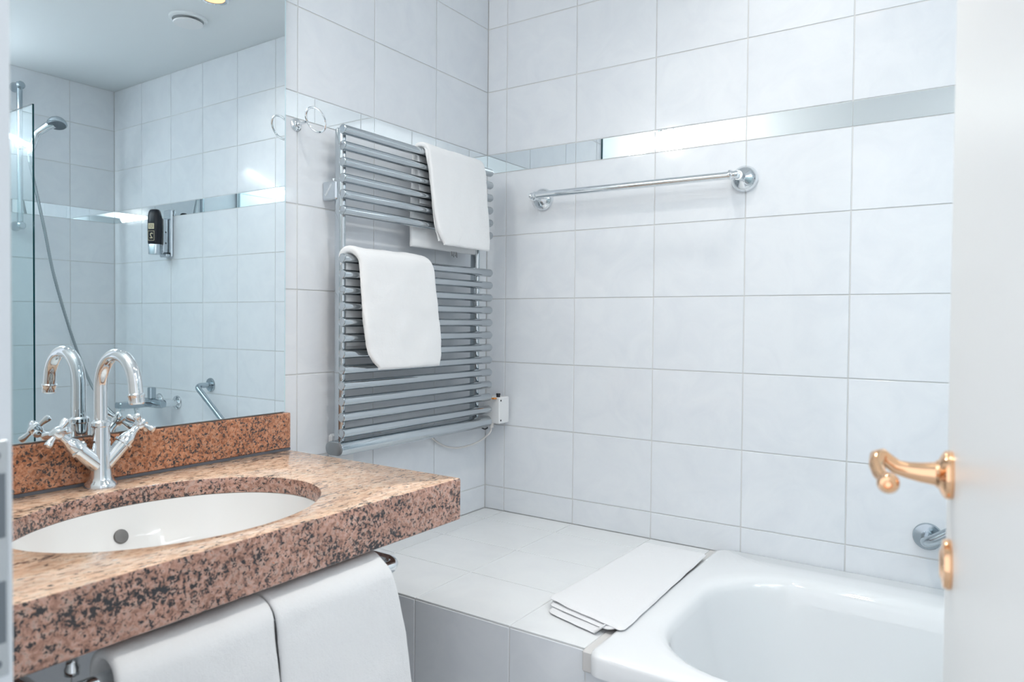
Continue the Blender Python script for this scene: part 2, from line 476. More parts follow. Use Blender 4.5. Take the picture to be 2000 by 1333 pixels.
MB().rbox(DECKX-.001, DECKX+.0225, DECKY-.012, -.0005, .535, .5755, .003).obj('sealant_strip', M['seal'], sur)

# ------------------------------------------------------------ bathtub
def rrect(x0, x1, y0, y1, r, z, k=10):
    out = []
    for cx, cy, a0 in ((x1-r, y1-r, 0), (x0+r, y1-r, PI/2), (x0+r, y0+r, PI), (x1-r, y0+r, 1.5*PI)):
        for i in range(k+1):
            a = a0+PI/2*i/k; out.append((cx+r*math.cos(a), cy+r*math.sin(a), z))
    return out
tx0, tx1, ty0, ty1 = .766, W-.004, -.738, -.003
ix0, ix1, iy0, iy1 = .835, 2.25, -.683, -.140
ZT = .5865
tub = MB()
lp = [rrect(tx0+.012, tx1-.002, ty0+.012, ty1-.002, .024, ZT-.040), rrect(tx0, tx1, ty0, ty1, .026, ZT-.040), rrect(tx0, tx1, ty0, ty1, .026, ZT-.010),
      rrect(tx0+.0015, tx1-.001, ty0+.0015, ty1-.001, .027, ZT-.005), rrect(tx0+.005, tx1-.003, ty0+.005, ty1-.003, .028, ZT-.0012), rrect(tx0+.011, tx1-.005, ty0+.011, ty1-.005, .030, ZT)]
lp += [rrect(ix0-d, ix1+d, iy0-d*.6, iy1+d, .185+d*.5, ZT+zz) for d, zz in ((.034, 0), (.016, -.0012), (.004, -.005), (-.004, -.013), (-.009, -.026), (-.014, -.05))]
for d, zz, r in ((.03, -.14, .18), (.055, -.27, .17), (.08, -.34, .16), (.12, -.385, .15), (.18, -.405, .09), (.24, -.411, .03)):
    lp.append(rrect(ix0+d*1.4, ix1-d, iy0+d, iy1-d, r, ZT+zz))
tub.loops(lp, cap1=True)
tub = tub.obj('bathtub', M['enamel'], None, True, 50)
tag(tub, 'white enamel bathtub with rounded basin set against the tiled wall', 'bathtub')

# ------------------------------------------------------------ granite vanity counter
ECX, ECY, EA, EB = .285, -1.222, .19, .2405
cx0, cx1, cy0, cy1, CZ = .0012, .5165, -1.637, -.787, .878
angs = sorted([2*PI*i/120 for i in range(120)]+[math.atan2(y-ECY, x-ECX) % (2*PI) for x in (cx0, cx1) for y in (cy0, cy1)])
def ell(s, z, da=0): return [(ECX+(EA*s+da)*math.cos(a), ECY+(EB*s+da)*math.sin(a), z) for a in angs]
def ell_dir(s, z, da=0):
    out = []
    for a in angs:
        d = Vector((math.cos(a), math.sin(a))); t = 1/math.sqrt((d.x/(EA*s+da))**2+(d.y/(EB*s+da))**2)
        out.append((ECX+d.x*t, ECY+d.y*t, z))
    return out
def rect_l(ins, z):
    out = []
    for a in angs:
        d = Vector((math.cos(a), math.sin(a))); t = 1e9
        if d.x > 1e-9: t = min(t, (cx1-ECX)/d.x)
        if d.x < -1e-9: t = min(t, (cx0-ECX)/d.x)
        if d.y > 1e-9: t = min(t, (cy1-ECY)/d.y)
        if d.y < -1e-9: t = min(t, (cy0-ECY)/d.y)
        x = ECX+d.x*t; y = ECY+d.y*t
        out.append((min(max(x, cx0+ins), cx1-ins), min(max(y, cy0+ins), cy1-ins), z))
    return out
cnt = MB()
cnt.cur = 1
cnt.loops([ell_dir(1, .848), ell_dir(1, CZ-.004), ell_dir(1, CZ-.0012, .0012)])
cnt.cur = 0
cnt.loops([ell_dir(1, CZ-.0012, .0012), ell_dir(1, CZ, .004), rect_l(.004, CZ), rect_l(.0012, CZ-.0012)])
cnt.cur = 1
cnt.loops([rect_l(.0012, CZ-.0012), rect_l(0, CZ-.004), rect_l(0, .7995), rect_l(.0015, .7975), rect_l(.03, .7975), rect_l(.03, .848), ell_dir(1, .848)])
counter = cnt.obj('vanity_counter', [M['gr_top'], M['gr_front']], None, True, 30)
tag(counter, 'polished pink granite washstand counter with oval basin cutout and thick front edge', 'counter')
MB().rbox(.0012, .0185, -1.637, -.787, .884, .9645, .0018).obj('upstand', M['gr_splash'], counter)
MB().box(.0012, .0178, -1.637, -.7875, CZ+.0002, .884).obj('sealant_joint', M['dark_seal'], counter)

# basin under the cutout
prof = [(1.11, .8475, 0), (1.0, .8472, 0), (.985, .835, 0), (.965, .82, 0), (.93, .80, 0), (.88, .778, 0), (.80, .756, 0), (.66, .736, 0), (.48, .724, 0), (.25, .719, 0), (.10, .718, 0)]
outer = [(.10, .700, 0), (.5, .706, 0), (.82, .738, 0), (.96, .78, 0), (1.02, .82, 0), (1.03, .834, 0), (1.11, .836, 0)]
def ellp(s, z): return [(ECX+EA*s*math.cos(2*PI*i/72), ECY+EB*s*math.sin(2*PI*i/72), z) for i in range(72)]
bas = MB(); bas.loops([ellp(s, z) for s, z, _ in outer[::-1][::-1]]+[ellp(s, z) for s, z, _ in prof], cap0=True, cap1=True)
bas = bas.obj('washbasin', M['ceramic'], None, True, 50)
tag(bas, 'white oval ceramic basin mounted under the granite counter', 'sink')
MB().lathe((.1075+.0020, -1.2222, .7993), (.92, 0, .39), [(.0125, -.006), (.0125, .0015), (.0112, .003), (.004, .0036)], 28).obj('overflow_cap', M['overflow'], bas)
MB().lathe((ECX, ECY, .7178), (0, 0, 1), [(.022, -.002), (.022, .0015), (.019, .003), (.016, .003), (.014, .006), (.004, .0075)], 28).obj('drain_plug', M['chrome'], bas)

# faucet
FX, FY = .046, -1.2245
fau = thing('basin_faucet', 'chrome gooseneck basin faucet with two cross handles on granite counter', 'faucet', (FX, FY, CZ))
body = MB().lathe((FX, FY, CZ), (0, 0, 1), [(.0270, 0), (.0272, .004), (.0250, .009), (.0205, .013), (.0185, .019), (.0172, .034), (.0158, .055), (.0148, .108), (.0165, .110), (.0165, .116), (.0150, .118), (.0125, .120)], 32).obj('body', M['chrome'], fau)
sr = .0112
sz = 1.0590
spts = [Vector((FX, FY, CZ+.116)), Vector((FX, FY, 1.02)), Vector((FX, FY, sz))]
spts += arc((FX+.0585, FY, sz), (-1, 0, 0), (0, 0, 1), .0575, 0, PI*.98, 22)[1:]
spts += [spts[-1]+Vector((.0012, 0, -.006)), spts[-1]+Vector((.003, 0, -.014))]
MB().tube(spts, [sr]*len(spts), 24).obj('spout', M['chrome'], fau)
e = spts[-1]; dd_ = Vector((.12, 0, -1)).normalized()
MB().lathe(e-dd_*.004, dd_, [(.0116, 0), (.0136, .002), (.0136, .004), (.0124, .006), (.0124, .016), (.0105, .0185), (.004, .0186)], 24).obj('aerator', M['chrome'], fau)
for s, hy, hz in ((-1, -1.2975, .9835), (1, -1.153, .9845)):
    a0 = Vector((FX, FY+s*.002, CZ+.036)); hub = Vector((FX+.002, hy, hz))
    ax = (hub-a0).normalized(); ln = (hub-a0).length
    arm = MB().lathe(a0, ax, [(.0145, 0), (.0142, ln*.3), (.0135, ln*.50), (.0165, ln*.51), (.0165, ln*.56), (.0135, ln*.57), (.0128, ln*.66), (.0095, ln*.74), (.0068, ln*.80), (.0060, ln*.95)], 24).obj('valve_arm', M['chrome'], fau)
    hd = MB().lathe(hub-ax*.006, ax, [(.0080, -.004), (.0105, 0), (.0112, .006), (.0105, .012), (.0060, .0145), (.002, .015)], 20)
    b1 = ax.cross(Vector((1, 0, .0))).normalized(); b2 = ax.cross(b1)
    ra = .6 if s > 0 else .35
    for k in range(4):
        d = math.cos(ra+k*PI/2)*b1+math.sin(ra+k*PI/2)*b2
        hd.lathe(hub, d, [(.0042, .006), (.0044, .014), (.0058, .021), (.0066, .0255), (.0058, .029), (.002, .0305)], 14)
    hd.obj('cross_handle', M['chrome'], fau)

# wall mirror
mir = MB(); mir.cur = 1
mir.box(.0008, .0070, MIR_Y0, MIR_Y1, MIR_Z0, MIR_Z1); mir.cur = 0
mir.add([(.0075, MIR_Y0+.001, MIR_Z0+.001), (.0075, MIR_Y1-.003, MIR_Z0+.001), (.0075, MIR_Y1-.003, MIR_Z1-.001), (.0075, MIR_Y0+.001, MIR_Z1-.001)], [(0, 1, 2, 3)])
mir.cur = 2
mir.add([(.0070, MIR_Y0, MIR_Z0), (.0070, MIR_Y1, MIR_Z0), (.0070, MIR_Y1, MIR_Z1), (.0070, MIR_Y0, MIR_Z1),
         (.0075, MIR_Y0+.001, MIR_Z0+.001), (.0075, MIR_Y1-.003, MIR_Z0+.001), (.0075, MIR_Y1-.003, MIR_Z1-.001), (.0075, MIR_Y0+.001, MIR_Z1-.001)],
        [(0, 1, 5, 4), (1, 2, 6, 5), (2, 3, 7, 6), (3, 0, 4, 7)])
mo = mir.obj('wall_mirror', [M['mirror'], M['mirror_edge'], M['mirror_bevel']], None, False)
tag(mo, 'large frameless wall mirror with pale green edge above the granite counter', 'mirror')

# ------------------------------------------------------------ towel radiator
RX, RY0, RY1, RR, PITCHR = .080, -.690, -.088, .0116, .03815
rad = thing('towel_radiator', 'chrome ladder towel radiator with two groups of tubes on the tiled wall', 'radiator', (.05, -.39, .86))
ztop = 1.6305
zs = [ztop-k*PITCHR for k in range(6)]+[1.3262-k*.03788 for k in range(12)]
def rad_tube(z, r=RR, x=RX):
    return MB().lathe((x, RY0, z), (0, 1, 0), [(r-.0026, .0006), (r-.0022, 0), (r-.0006, .0006), (r, .0022), (r, .0035), (r, RY1-RY0-.006), (r*.86, RY1-RY0-.0025), (r*.55, RY1-RY0)], 24)
tm = rad_tube(0).mesh('tube', M['rad_chrome'], True, 30)
for k, z in enumerate(zs):
    o = bpy.data.objects.new('tube', tm); col.objects.link(o); o.location = (0, 0, z); o.parent = rad
    o.matrix_parent_inverse = Matrix.Translation(-rad.location)
    if k in (0, 1):
        MB().lathe((RX, RY0-.0012, z), (0, 1, 0), [(.0078, 0), (.0078, .0012), (.006, .0013), (.0058, .0006), (.0032, .0006), (.003, .0001)], 18).obj('vent_plug', M['brushed'], o).matrix_parent_inverse = Matrix.Translation(-Vector((rad.location.x*0, 0, 0)))
zh = .8720
for yy in (-.668, -.128):
    MB().loops([[(.0505+k_*.0165*math.cos(2*PI*i/28), yy+k_*.0085*math.sin(2*PI*i/28), z_) for i in range(28)] for z_, k_ in ((zh, .98), (zh+.002, 1), (ztop+.008, 1), (ztop+.010, .85))], True, True).obj('upright', M['rad_chrome'], rad)
# oval bottom header
hl = []
def hloop(y, s):
    out = []
    for i in range(36):
        a = 2*PI*(i+.5)/36; c_, s_ = math.cos(a), math.sin(a)
        x = .062+s*(.0125*(1 if c_ > 0 else -1)*(abs(c_) > 1e-6)+.0170*c_); z = zh+s*(.0172*s_)
        out.append((x, y, z))
    return out
MB().loops([hloop(RY0-.006, .88), hloop(RY0-.0052, .965), hloop(RY0-.003, 1), hloop(RY1-.004, 1), hloop(RY1, .9)], True, True).obj('header', M['rad_chrome'], rad)
MB().loops([hloop(RY0-.0060, .93), hloop(RY0-.0072, .93), hloop(RY0-.0078, .89), hloop(RY0-.0079, .5)], True, True).obj('end_cap', M['satin_cap'], rad)
# fixing block left of the radiator with slanted lettering
br = MB().rbox(.0006, .048, -.680, -.655, 1.4700, 1.5145, .003).obj('fixing_block', M['brushed'], rad)
MB().lathe((.030, -.670, 1.5145), (0, 0, 1), [(.003, 0), (.003, .003), (.005, .0035), (.005, .007), (.003, .008)], 12).obj('grub_screw', M['chrome'], br)
sq = MB()
for k in range(12):
    hgt = (.0062, .0040, .0046, .0064, .0038, .0044)[k % 6]
    p0 = Vector((.0125+k*.00185, -.6803, 1.4795+k*.0022)); d1 = Vector((-.50, 0, .86)); d2 = Vector((.70, 0, .71))
    sq.tube([p0, p0+d1*hgt], .00042, 5)
    sq.tube([p0, p0+d2*.0022], .00034, 5)
    if k % 2: sq.tube([p0+d1*hgt*.8, p0+d1*hgt*.8+d2*.0020], .00034, 5)
sq.obj('lettering', M['print'], br)
# control box on the right end
cb = MB().rbox(.040, .101, -.0655, -.012, .862, .944, .003).obj('control_box', M['plastic'], rad)
for z in (.8725, .934):
    MB().lathe((.101, -.058, z), (1, 0, 0), [(.003, -.001), (.003, .0008), (.002, .0009), (.0018, .0004)], 10).obj('screw', M['black'], cb)
MB().lathe((.088, -.054, .944), (0, 0, 1), [(.006, 0), (.006, .006), (.0068, .0065), (.0068, .0115), (.005, .012)], 14).obj('knob', M['black'], cb)
MB().rbox(.080, .092, -.080, -.0665, .939, .9435, .001).obj('clip', M['orange'], cb)
MB().lathe((.066, -.058, .862), (0, 0, -1), [(.008, 0), (.008, .006), (.0065, .007), (.0065, .014), (.004, .015)], 14).obj('cable_gland', M['cable'], cb)
# cables
cab = MB().tube(catmull([(.066, -.058, .848), (.063, -.066, .830), (.045, -.10, .806), (.024, -.16, .795), (.012, -.21, .803), (.008, -.25, .822), (.008, -.28, .842), (.008, -.30, .86), (.008, -.32, .90)], 8), .0028, 10).obj('power_cable', M['cable'], rad)
MB().tube(catmull([(.060, -.070, .848), (.058, -.082, .845), (.052, -.094, .852), (.045, -.103, .866), (.040, -.108, .88)], 8), .0022, 8).obj('sensor_wire', M['black'], rad)
MB().tube(catmull([(.006, -.60, .868), (.010, -.575, .852), (.012, -.545, .848), (.012, -.515, .857), (.012, -.50, .875), (.012, -.49, .9)], 8), .0028, 10).obj('cable_loop', M['cable'], rad)

# blank cover plate
pl = MB().rbox(.0003, .0125, -.662, -.582, .815, .897, .005).obj('cover_plate', M['plastic'])
tag(pl, 'white square blank cover plate on the wall behind the radiator foot', 'cover plate')

# hairdryer holder ring
hh = thing('hairdryer_holder', 'small chrome ring holder on a round flange beside the mirror', 'holder', (.003, -.7594, 1.635))
MB().lathe((0, -.7594, 1.635), (1, 0, 0), [(.0150, .0004), (.0150, .0022), (.012, .004), (.006, .0052), (.0048, .007), (.0048, .010)], 28).obj('flange', M['chrome'], hh)
ra_ = Vector((.040, -.7594, 1.6365))
MB().tube([(.006, -.7594, 1.635), (.026, -.7594, 1.6358), tuple(ra_)], .0033, 12).obj('arm', M['chrome'], hh)
vv = Vector((0, -.5, .866)); rc = ra_+Vector((.0285, 0, .0))
MB().torus(rc, (1, 0, 0), vv, .0285, .0026, 56, 10).obj('ring', M['chrome'], hh)

# ------------------------------------------------------------ towels
def rnd_section(wd0, wd1, th, n_side=26):
    """closed loop (a across the width, b through the thickness) of a flat rounded slab"""
    r = th/2; out = []
    for i in range(n_side+1): out.append((wd0+r+(wd1-wd0-2*r)*i/n_side, r))
    for i in range(1, 6):
        a = PI/2-PI*i/6; out.append((wd1-r+r*math.cos(a), r*math.sin(a)))
    for i in range(n_side+1): out.append((wd1-r-(wd1-wd0-2*r)*i/n_side, -r))
    for i in range(1, 6):
        a = -PI/2-PI*i/6; out.append((wd0+r+r*math.cos(a), r*math.sin(a)))
    return out
def drape(mb, path, y0f, y1f, th, seed=0., amp=.0022, frq=22, ends=True):
    """path: list of (x,z) centre line; y0f/y1f: edge as function of the fraction along the path"""
    P = [Vector((p[0], 0, p[1])) for p in path]
    ln = [0]
    for a, b in zip(P, P[1:]): ln.append(ln[-1]+(b-a).length)
    loops = []; n = len(P)
    def section(p, nrm, f, t):
        out = []
        for a, b in rnd_section(y0f(f), y1f(f), t):
            q = p+nrm*b; q = Vector((q.x, a, q.z))
            d = noise.noise(q*frq+Vector((seed, 0, 0)))*amp+noise.noise(q*frq*3.3+Vector((0, seed, 0)))*amp*.4
            d += noise.noise(q*320+Vector((0, seed, 3)))*.0006
            loops_n = nrm if b >= 0 else -nrm
            out.append(q+loops_n*d)
        return out
    for i, p in enumerate(P):
        t = (P[min(i+1, n-1)]-P[max(i-1, 0)]).normalized()
        nrm = Vector((t.z, 0, -t.x))
        f = ln[i]/ln[-1]
        if i == 0 and ends:
            for q, sc in ((-.45*th, .35), (-.3*th, .75)): loops.append(section(p+t*q, nrm, f, th*sc))
        loops.append(section(p, nrm, f, th))
        if i == n-1 and ends:
            for q, sc in ((.3*th, .75), (.45*th, .35)): loops.append(section(p+t*q, nrm, f, th*sc))
    mb.loops(loops, True, True)
def over_path(x_back, z_back, x_front, z_front, xc, zc, R, n=34):
    pts = []
    nb = max(6, int(n*.6))
    for i in range(nb): f = i/nb; pts.append((x_back+(xc-R-x_back)*f, z_back+(zc-z_back)*f))
    for i in range(13):
        a = PI-PI*i/12; pts.append((xc+R*math.cos(a), zc+R*math.sin(a)))
    nf = n
    for i in range(1, nf+1):
        f = i/nf; pts.append((xc+R+(x_front-xc-R)*f, zc+(z_front-zc)*f))
    return pts
def lerp_tab(tab):
    def f(t):
        for (a, va), (b, vb) in zip(tab, tab[1:]):
            if t <= b: 
                k = (t-a)/(b-a) if b > a else 0; k = min(max(k, 0), 1)
                return va+(vb-va)*k
        return tab[-1][1]
    return f
# upper hand towel
ta = MB()
pth = over_path(.052, 1.385, .112, 1.392, RX, ztop, RR+.010)
drape(ta, pth, lerp_tab([(0, -.421), (.44, -.421), (.5, -.4180), (.56, -.408), (.8, -.393), (.93, -.378), (.97, -.366), (1, -.352)]),
      lerp_tab([(0, -.123), (.44, -.138), (.52, -.160), (.60, -.150), (.95, -.140), (1, -.143)]), .012, 1.3)
pth2 = over_path(.066, 1.50, .101, 1.400, RX, ztop, RR+.004)
drape(ta, pth2, lerp_tab([(0, -.40), (.44, -.41), (.5, -.404), (.56, -.396), (.9, -.378), (1, -.362)]),
      lerp_tab([(0, -.16), (.5, -.18), (.6, -.170), (1, -.166)]), .007, 4.1)
ta = ta.obj('hand_towel', M['towel'], None, True, 60)
tag(ta, 'white terry towel hung over the topmost radiator tubes near the corner', 'towel', 'hand towels on the radiator')
tg = MB().rbox(.0555, .0565, -.252, -.224, 1.371, 1.384, .0004).obj('care_label', M['plastic'], ta)
for k in range(4):
    MB().tube([(.0568, -.250+k*.0072, 1.380), (.0572, -.247+k*.0072, 1.367-.003*(k%2))], .0009, 6).obj('print', M['black'], tg)
# lower hand towel
tb = MB()
pth = over_path(.045, 1.10, .113, 1.064, RX, 1.3262, RR+.0115, 40)
drape(tb, pth, lerp_tab([(0, -.672), (.40, -.676), (.44, -.678), (.50, -.668), (.54, -.656), (.75, -.648), (.88, -.641), (.94, -.632), (.975, -.618), (1, -.600)]),
      lerp_tab([(0, -.40), (.40, -.42), (.46, -.420), (.50, -.402), (.55, -.388), (.7, -.374), (.9, -.362), (.96, -.362), (1, -.371)]), .014, 7.7, .004, 14)
pth2 = over_path(.060, 1.12, .101, 1.072, RX, 1.3262, RR+.004, 40)
drape(tb, pth2, lerp_tab([(0, -.66), (.42, -.664), (.50, -.652), (.54, -.642), (.75, -.630), (1, -.585)]),
      lerp_tab([(0, -.42), (.46, -.44), (.55, -.41), (.9, -.38), (1, -.39)]), .008, 2.2)
tb = tb.obj('hand_towel', M['towel'], None, True, 60)
tag(tb, 'white terry towel draped over the middle radiator tubes at the left', 'towel', 'hand towels on the radiator')

# rail under the counter and its two bath towels
bx, bz = .490, .7455
rail = thing('counter_towel_rail', 'chrome towel rail bent back under the granite counter front', 'rail', (bx, -1.2, bz))
rp = fillet([(.25, -.928, bz), (bx, -.928, bz), (bx, -1.50, bz), (.25, -1.50, bz)], .030, 10)
MB().tube(rp, .0110, 20).obj('bar', M['chrome'], rail)
for yy in (-.928, -1.50):
    MB().lathe((.262, yy, .7972), (0, 0, -1), [(.022, 0), (.022, .004), (.012, .008), (.010, .02), (.012, .056)], 20).obj('mount', M['chrome'], rail)
MB().lathe((.462, -1.462, .7972), (0, 0, -1), [(.024, 0), (.024, .003), (.014, .012), (.008, .02), (.0065, .03), (.0085, .034), (.0085, .042), (.003, .045)], 24).obj('bracket', M['chrome'], rail)
def rail_towel(y00, y01, y10, y11, seed, label, R=.0315, amp=.0035, nar=.0):
    t = MB()
    pth = over_path(.452, .40, .538, .36, bx, bz, R, 40)
    drape(t, pth, lerp_tab([(0, y00), (.42, y00), (.5, y00), (.6, y00+(y10-y00)*.3), (1, y10)]), lerp_tab([(0, y01), (.42, y01), (.5, y01-nar), (.56, y01+nar*.25), (.66, y01+(y11-y01)*.42), (1, y11)]), .013, seed, amp, 9)
    o = t.obj('bath_towel', M['towel'], None, True, 60)
    return tag(o, label, 'towel', 'bath towels under the counter')
rail_towel(-1.4405, -1.2206, -1.45, -1.1985, 3.1, 'white bath towel at the left on the rail below the counter, bar end showing')
rail_towel(-1.2190, -.978, -1.1955, -.916, 5.9, 'white bath towel at the right on the rail below the counter', .0325, .0035, .016)

# folded bath mat lying on the deck corner
def slab_quad(mb, corners, z, th, seed, nx=34, ny=80, amp=.0016, sag=None, rc=.016):
    A, B, C_, D = [Vector(c) for c in corners]     # A-B one short side, D-C other short side
    wu = (B-A).length; wv = (D-A).length
    def P(u, v): return (A*(1-u)+B*u)*(1-v)+(D*(1-u)+C_*u)*v
    def ease(t): return t+.35*math.sin(2*PI*t)/(2*PI)*-1   # more rows near the rims
    top = []; bot = []
    for j in range(ny+1):
        for i in range(nx+1):
            u, v = ease(i/nx), ease(j/ny)
            du_, dv_ = min(u, 1-u)*wu, min(v, 1-v)*wv
            if du_ < rc and dv_ < rc:                         # round the corner in plan
                a_, b_ = rc-du_, rc-dv_; mxx = max(a_, b_); hyp = math.hypot(a_, b_)
                if hyp > 1e-9:
                    k_ = mxx/hyp; nu, nv = rc-a_*k_, rc-b_*k_
                    u = nu/wu if u < .5 else 1-nu/wu; v = nv/wv if v < .5 else 1-nv/wv
                    d = rc-mxx
                else: d = rc
            else: d = min(du_, dv_)
            rr = th*1.15
            k = 1.0 if d > rr else math.sqrt(max(0, 1-(1-d/rr)**2))
            p = P(u, v); p.x += noise.noise(Vector((p.y*18, seed, 1)))*.0022*(1 if u > .5 else -1); p.y += noise.noise(Vector((p.x*30, seed, 5)))*.002
            q = noise.noise(Vector((p.x*13, p.y*13, seed)))*amp+noise.noise(Vector((p.x*240, p.y*240, seed)))*.0006
            zz = z+(sag(u, v) if sag else 0)
            top.append((p.x, p.y, zz+th*.5*(1+k)+q*k)); bot.append((p.x, p.y, zz+th*.5*(1-k)))
    n = (nx+1)*(ny+1); fs = []
    for j in range(ny):
        for i in range(nx):
            a = j*(nx+1)+i; q = (a, a+1, a+nx+2, a+nx+1); fs.append(q); fs.append(tuple(n+t for t in q[::-1]))
    rim = [i for i in range(nx)]+[j*(nx+1)+nx for j in range(ny)]+[ny*(nx+1)+i for i in range(nx, 0, -1)]+[j*(nx+1) for j in range(ny, 0, -1)]
    for a, b in zip(rim, rim[1:]+rim[:1]): fs.append((b, a, n+a, n+b))
    mb.add(top+bot, fs)
bm_ = MB()
slab_quad(bm_, [(.604, -.606), (.746, -.646), (.762, -.104), (.606, -.108)], ZD+.0012, .0060, 1.0, sag=lambda u, v: .0125*max(0, (u-.90)/.10))
slab_quad(bm_, [(.596, -.586), (.772, -.632), (.768, -.098), (.602, -.104)], ZD+.0066, .0075, 2.0, sag=lambda u, v: .0068*max(0, (u-.86)/.14))
slab_quad(bm_, [(.590, -.578), (.789, -.632), (.769, -.094), (.600, -.100)], ZD+.0130, .0095, 3.0, sag=lambda u, v: .0034*math.exp(-((u-.08)/.18)**2-(v/.14)**2)+.0010*math.exp(-((u-.55)/.2)**2-(v/.08)**2))
bmo = bm_.obj('bath_mat', M['mat'], None, True, 60)
tag(bmo, 'folded white bath mat lying on the tiled ledge at the tub corner', 'bath mat')

# ------------------------------------------------------------ towel bar on the back wall
tbw = thing('wall_towel_bar', 'chrome towel bar on domed flanges across the back wall tiles', 'towel bar', (.52, -.03, 1.552))
bz_, by_ = 1.5525, -.068
for x, sx in ((.2138, 1), (.822, 1)):
    MB().lathe((x, 0, 1.5515), (0, -1, 0), [(.0335, .0004), (.0345, .003), (.0335, .009), (.0295, .016), (.0225, .023), (.0145, .0275), (.0105, .031), (.0095, .045), (.0120, .052), (.0120, .062)], 36).obj('flange', M['chrome'], tbw)
MB().tube([(.226, by_, bz_+.001), (.806, by_, bz_-.001)], .0098, 24).obj('bar', M['chrome'], tbw)
for x, s in ((.226, -1), (.806, 1)):
    MB().lathe((x, by_, bz_), (s, 0, 0), [(.0098, -.006), (.0128, -.004), (.0128, .001), (.0100, .003), (.0088, .008), (.0102, .013), (.0078, .018), (.003, .020)], 20).obj('finial', M['chrome'], tbw)

# grab bar on the back wall
gb = thing('grab_bar', 'slanted chrome grab bar with round rosettes above the bathtub', 'grab bar', (1.38, -.03, .79))
for x, z in ((1.5125, .8883), (1.2458, .6996)):
    MB().lathe((x, 0, z), (0, -1, 0), [(.0305, .0003), (.0305, .0035), (.0285, .0065), (.013, .0075), (.0125, .009)], 32).obj('rosette', M['grey_chrome'], gb)
MB().tube(fillet([(1.5125, -.004, .8883), (1.5125, -.07, .8883), (1.2458, -.07, .6996), (1.2458, -.004, .6996)], .024, 8), .0118, 20).obj('bar', M['grey_chrome'], gb)

# bath mixer tap
mx_ = thing('bath_mixer', 'chrome bath mixer tap on two rosettes reflected behind the faucet', 'tap', (1.845, -.05, .79))
mzz = .792
for x in (1.771, 1.921):
    MB().lathe((x, 0, mzz), (0, -1, 0), [(.033, .0004), (.033, .003), (.030, .008), (.016, .011), (.0145, .02), (.0145, .045), (.017, .046), (.017, .064)], 32).obj('rosette', M['chrome'], mx_)
MB().tube([(1.752, -.080, mzz), (1.765, -.080, mzz), (1.80, -.080, mzz), (1.89, -.080, mzz), (1.925, -.080, mzz), (1.94, -.080, mzz)], [.015, .0185, .021, .021, .0185, .015], 24).obj('body', M['grey_chrome'], mx_)
MB().rbox(1.822, 1.872, -.235, -.080, mzz-.015, mzz+.014, .005).obj('spout', M['grey_chrome'], mx_)
MB().rbox(1.831, 1.861, -.094, -.066, mzz+.018, mzz+.072, .004).obj('lever', M['grey_chrome'], mx_)
MB().lathe((1.847, -.215, mzz-.015), (0, 0, -1), [(.0105, 0), (.0105, .009), (.008, .0095)], 18).obj('aerator', M['chrome'], mx_)
MB().lathe((1.847, -.150, mzz-.015), (0, 0, -1), [(.0105, 0), (.0105, .012), (.008, .014), (.008, .03), (.006, .031)], 18).obj('hose_outlet', M['chrome'], mx_)

# shower rail, head, hose on the right wall
SX, SY = W-.055, -.4415
sr_ = thing('shower_rail', 'upright chrome shower rail on the right wall behind the glass', 'rail', (W, SY, 1.6))
MB().tube([(SX, SY, 1.575), (SX, SY, 2.225)], .0115, 18).obj('bar', M['grey_chrome'], sr_)
for z in (1.588, 2.210):
    MB().lathe((W, SY, z), (-1, 0, 0), [(.021, .0004), (.022, .01), (.018, .03), (.016, .06), (.018, .07), (.012, .078)], 22).obj('bracket', M['grey_chrome'], sr_)
hz_ = 1.945
MB().rbox(SX-.045, SX+.018, SY-.018, SY+.018, hz_-.018, hz_+.018, .006).obj('slider', M['grey_chrome'], sr_)
sh = thing('hand_shower', 'chrome hand shower resting in the rail holder behind the glass', 'shower', (SX-.06, SY, hz_))
p0 = Vector((SX-.058, SY+.015, hz_-.045)); p3 = Vector((2.14, -.345, 2.048))
hp = [p0, p0+Vector((-.008, .010, .04)), Vector((2.195, -.405, 1.995)), Vector((2.170, -.375, 2.028)), p3+Vector((.008, -.012, -.004))]
MB().tube(hp, [.0105, .0140, .0160, .0175, .021], 18).obj('handle', M['chrome'], sh)
hdx = Vector((-.30, -.16, -.94)).normalized()
MB().lathe(p3+Vector((0, 0, .018)), hdx, [(.004, -.004), (.018, -.001), (.030, .007), (.037, .017), (.0395, .026), (.039, .031), (.036, .033)], 30).obj('head', M['brushed'], sh)
MB().lathe(p3+Vector((0, 0, .018)), hdx, [(.035, .0332), (.034, .036), (.012, .0368), (.006, .0375)], 30).obj('spray_face', M['dark_metal'], sh)
# hose: from the handle foot down to the mixer outlet
def bez(P, n):
    out = []
    for i in range(n+1):
        t = i/n; q = [Vector(p) for p in P]
        while len(q) > 1: q = [a*(1-t)+b*t for a, b in zip(q, q[1:])]
        out.append(q[0])
    return out
hs = [(p0.x, p0.y, p0.z-.001), (2.25, -.405, 1.845), (2.25, -.356, 1.60), (2.25, -.310, 1.357), (2.25, -.227, 1.060), (2.22, -.165, .86), (2.13, -.13, .745), (2.00, -.125, .705), (1.90, -.14, .705), (1.856, -.15, .725), (1.847, -.15, .7455)]
hsp = catmull(hs, 46)
ho = MB().tube(hsp, [.0072 if i % 2 else .0058 for i in range(len(hsp))], 10).obj('shower_hose', M['hose'], None, True, 80)
tag(ho, 'ribbed metal shower hose curving from the shower head down to the mixer', 'hose')

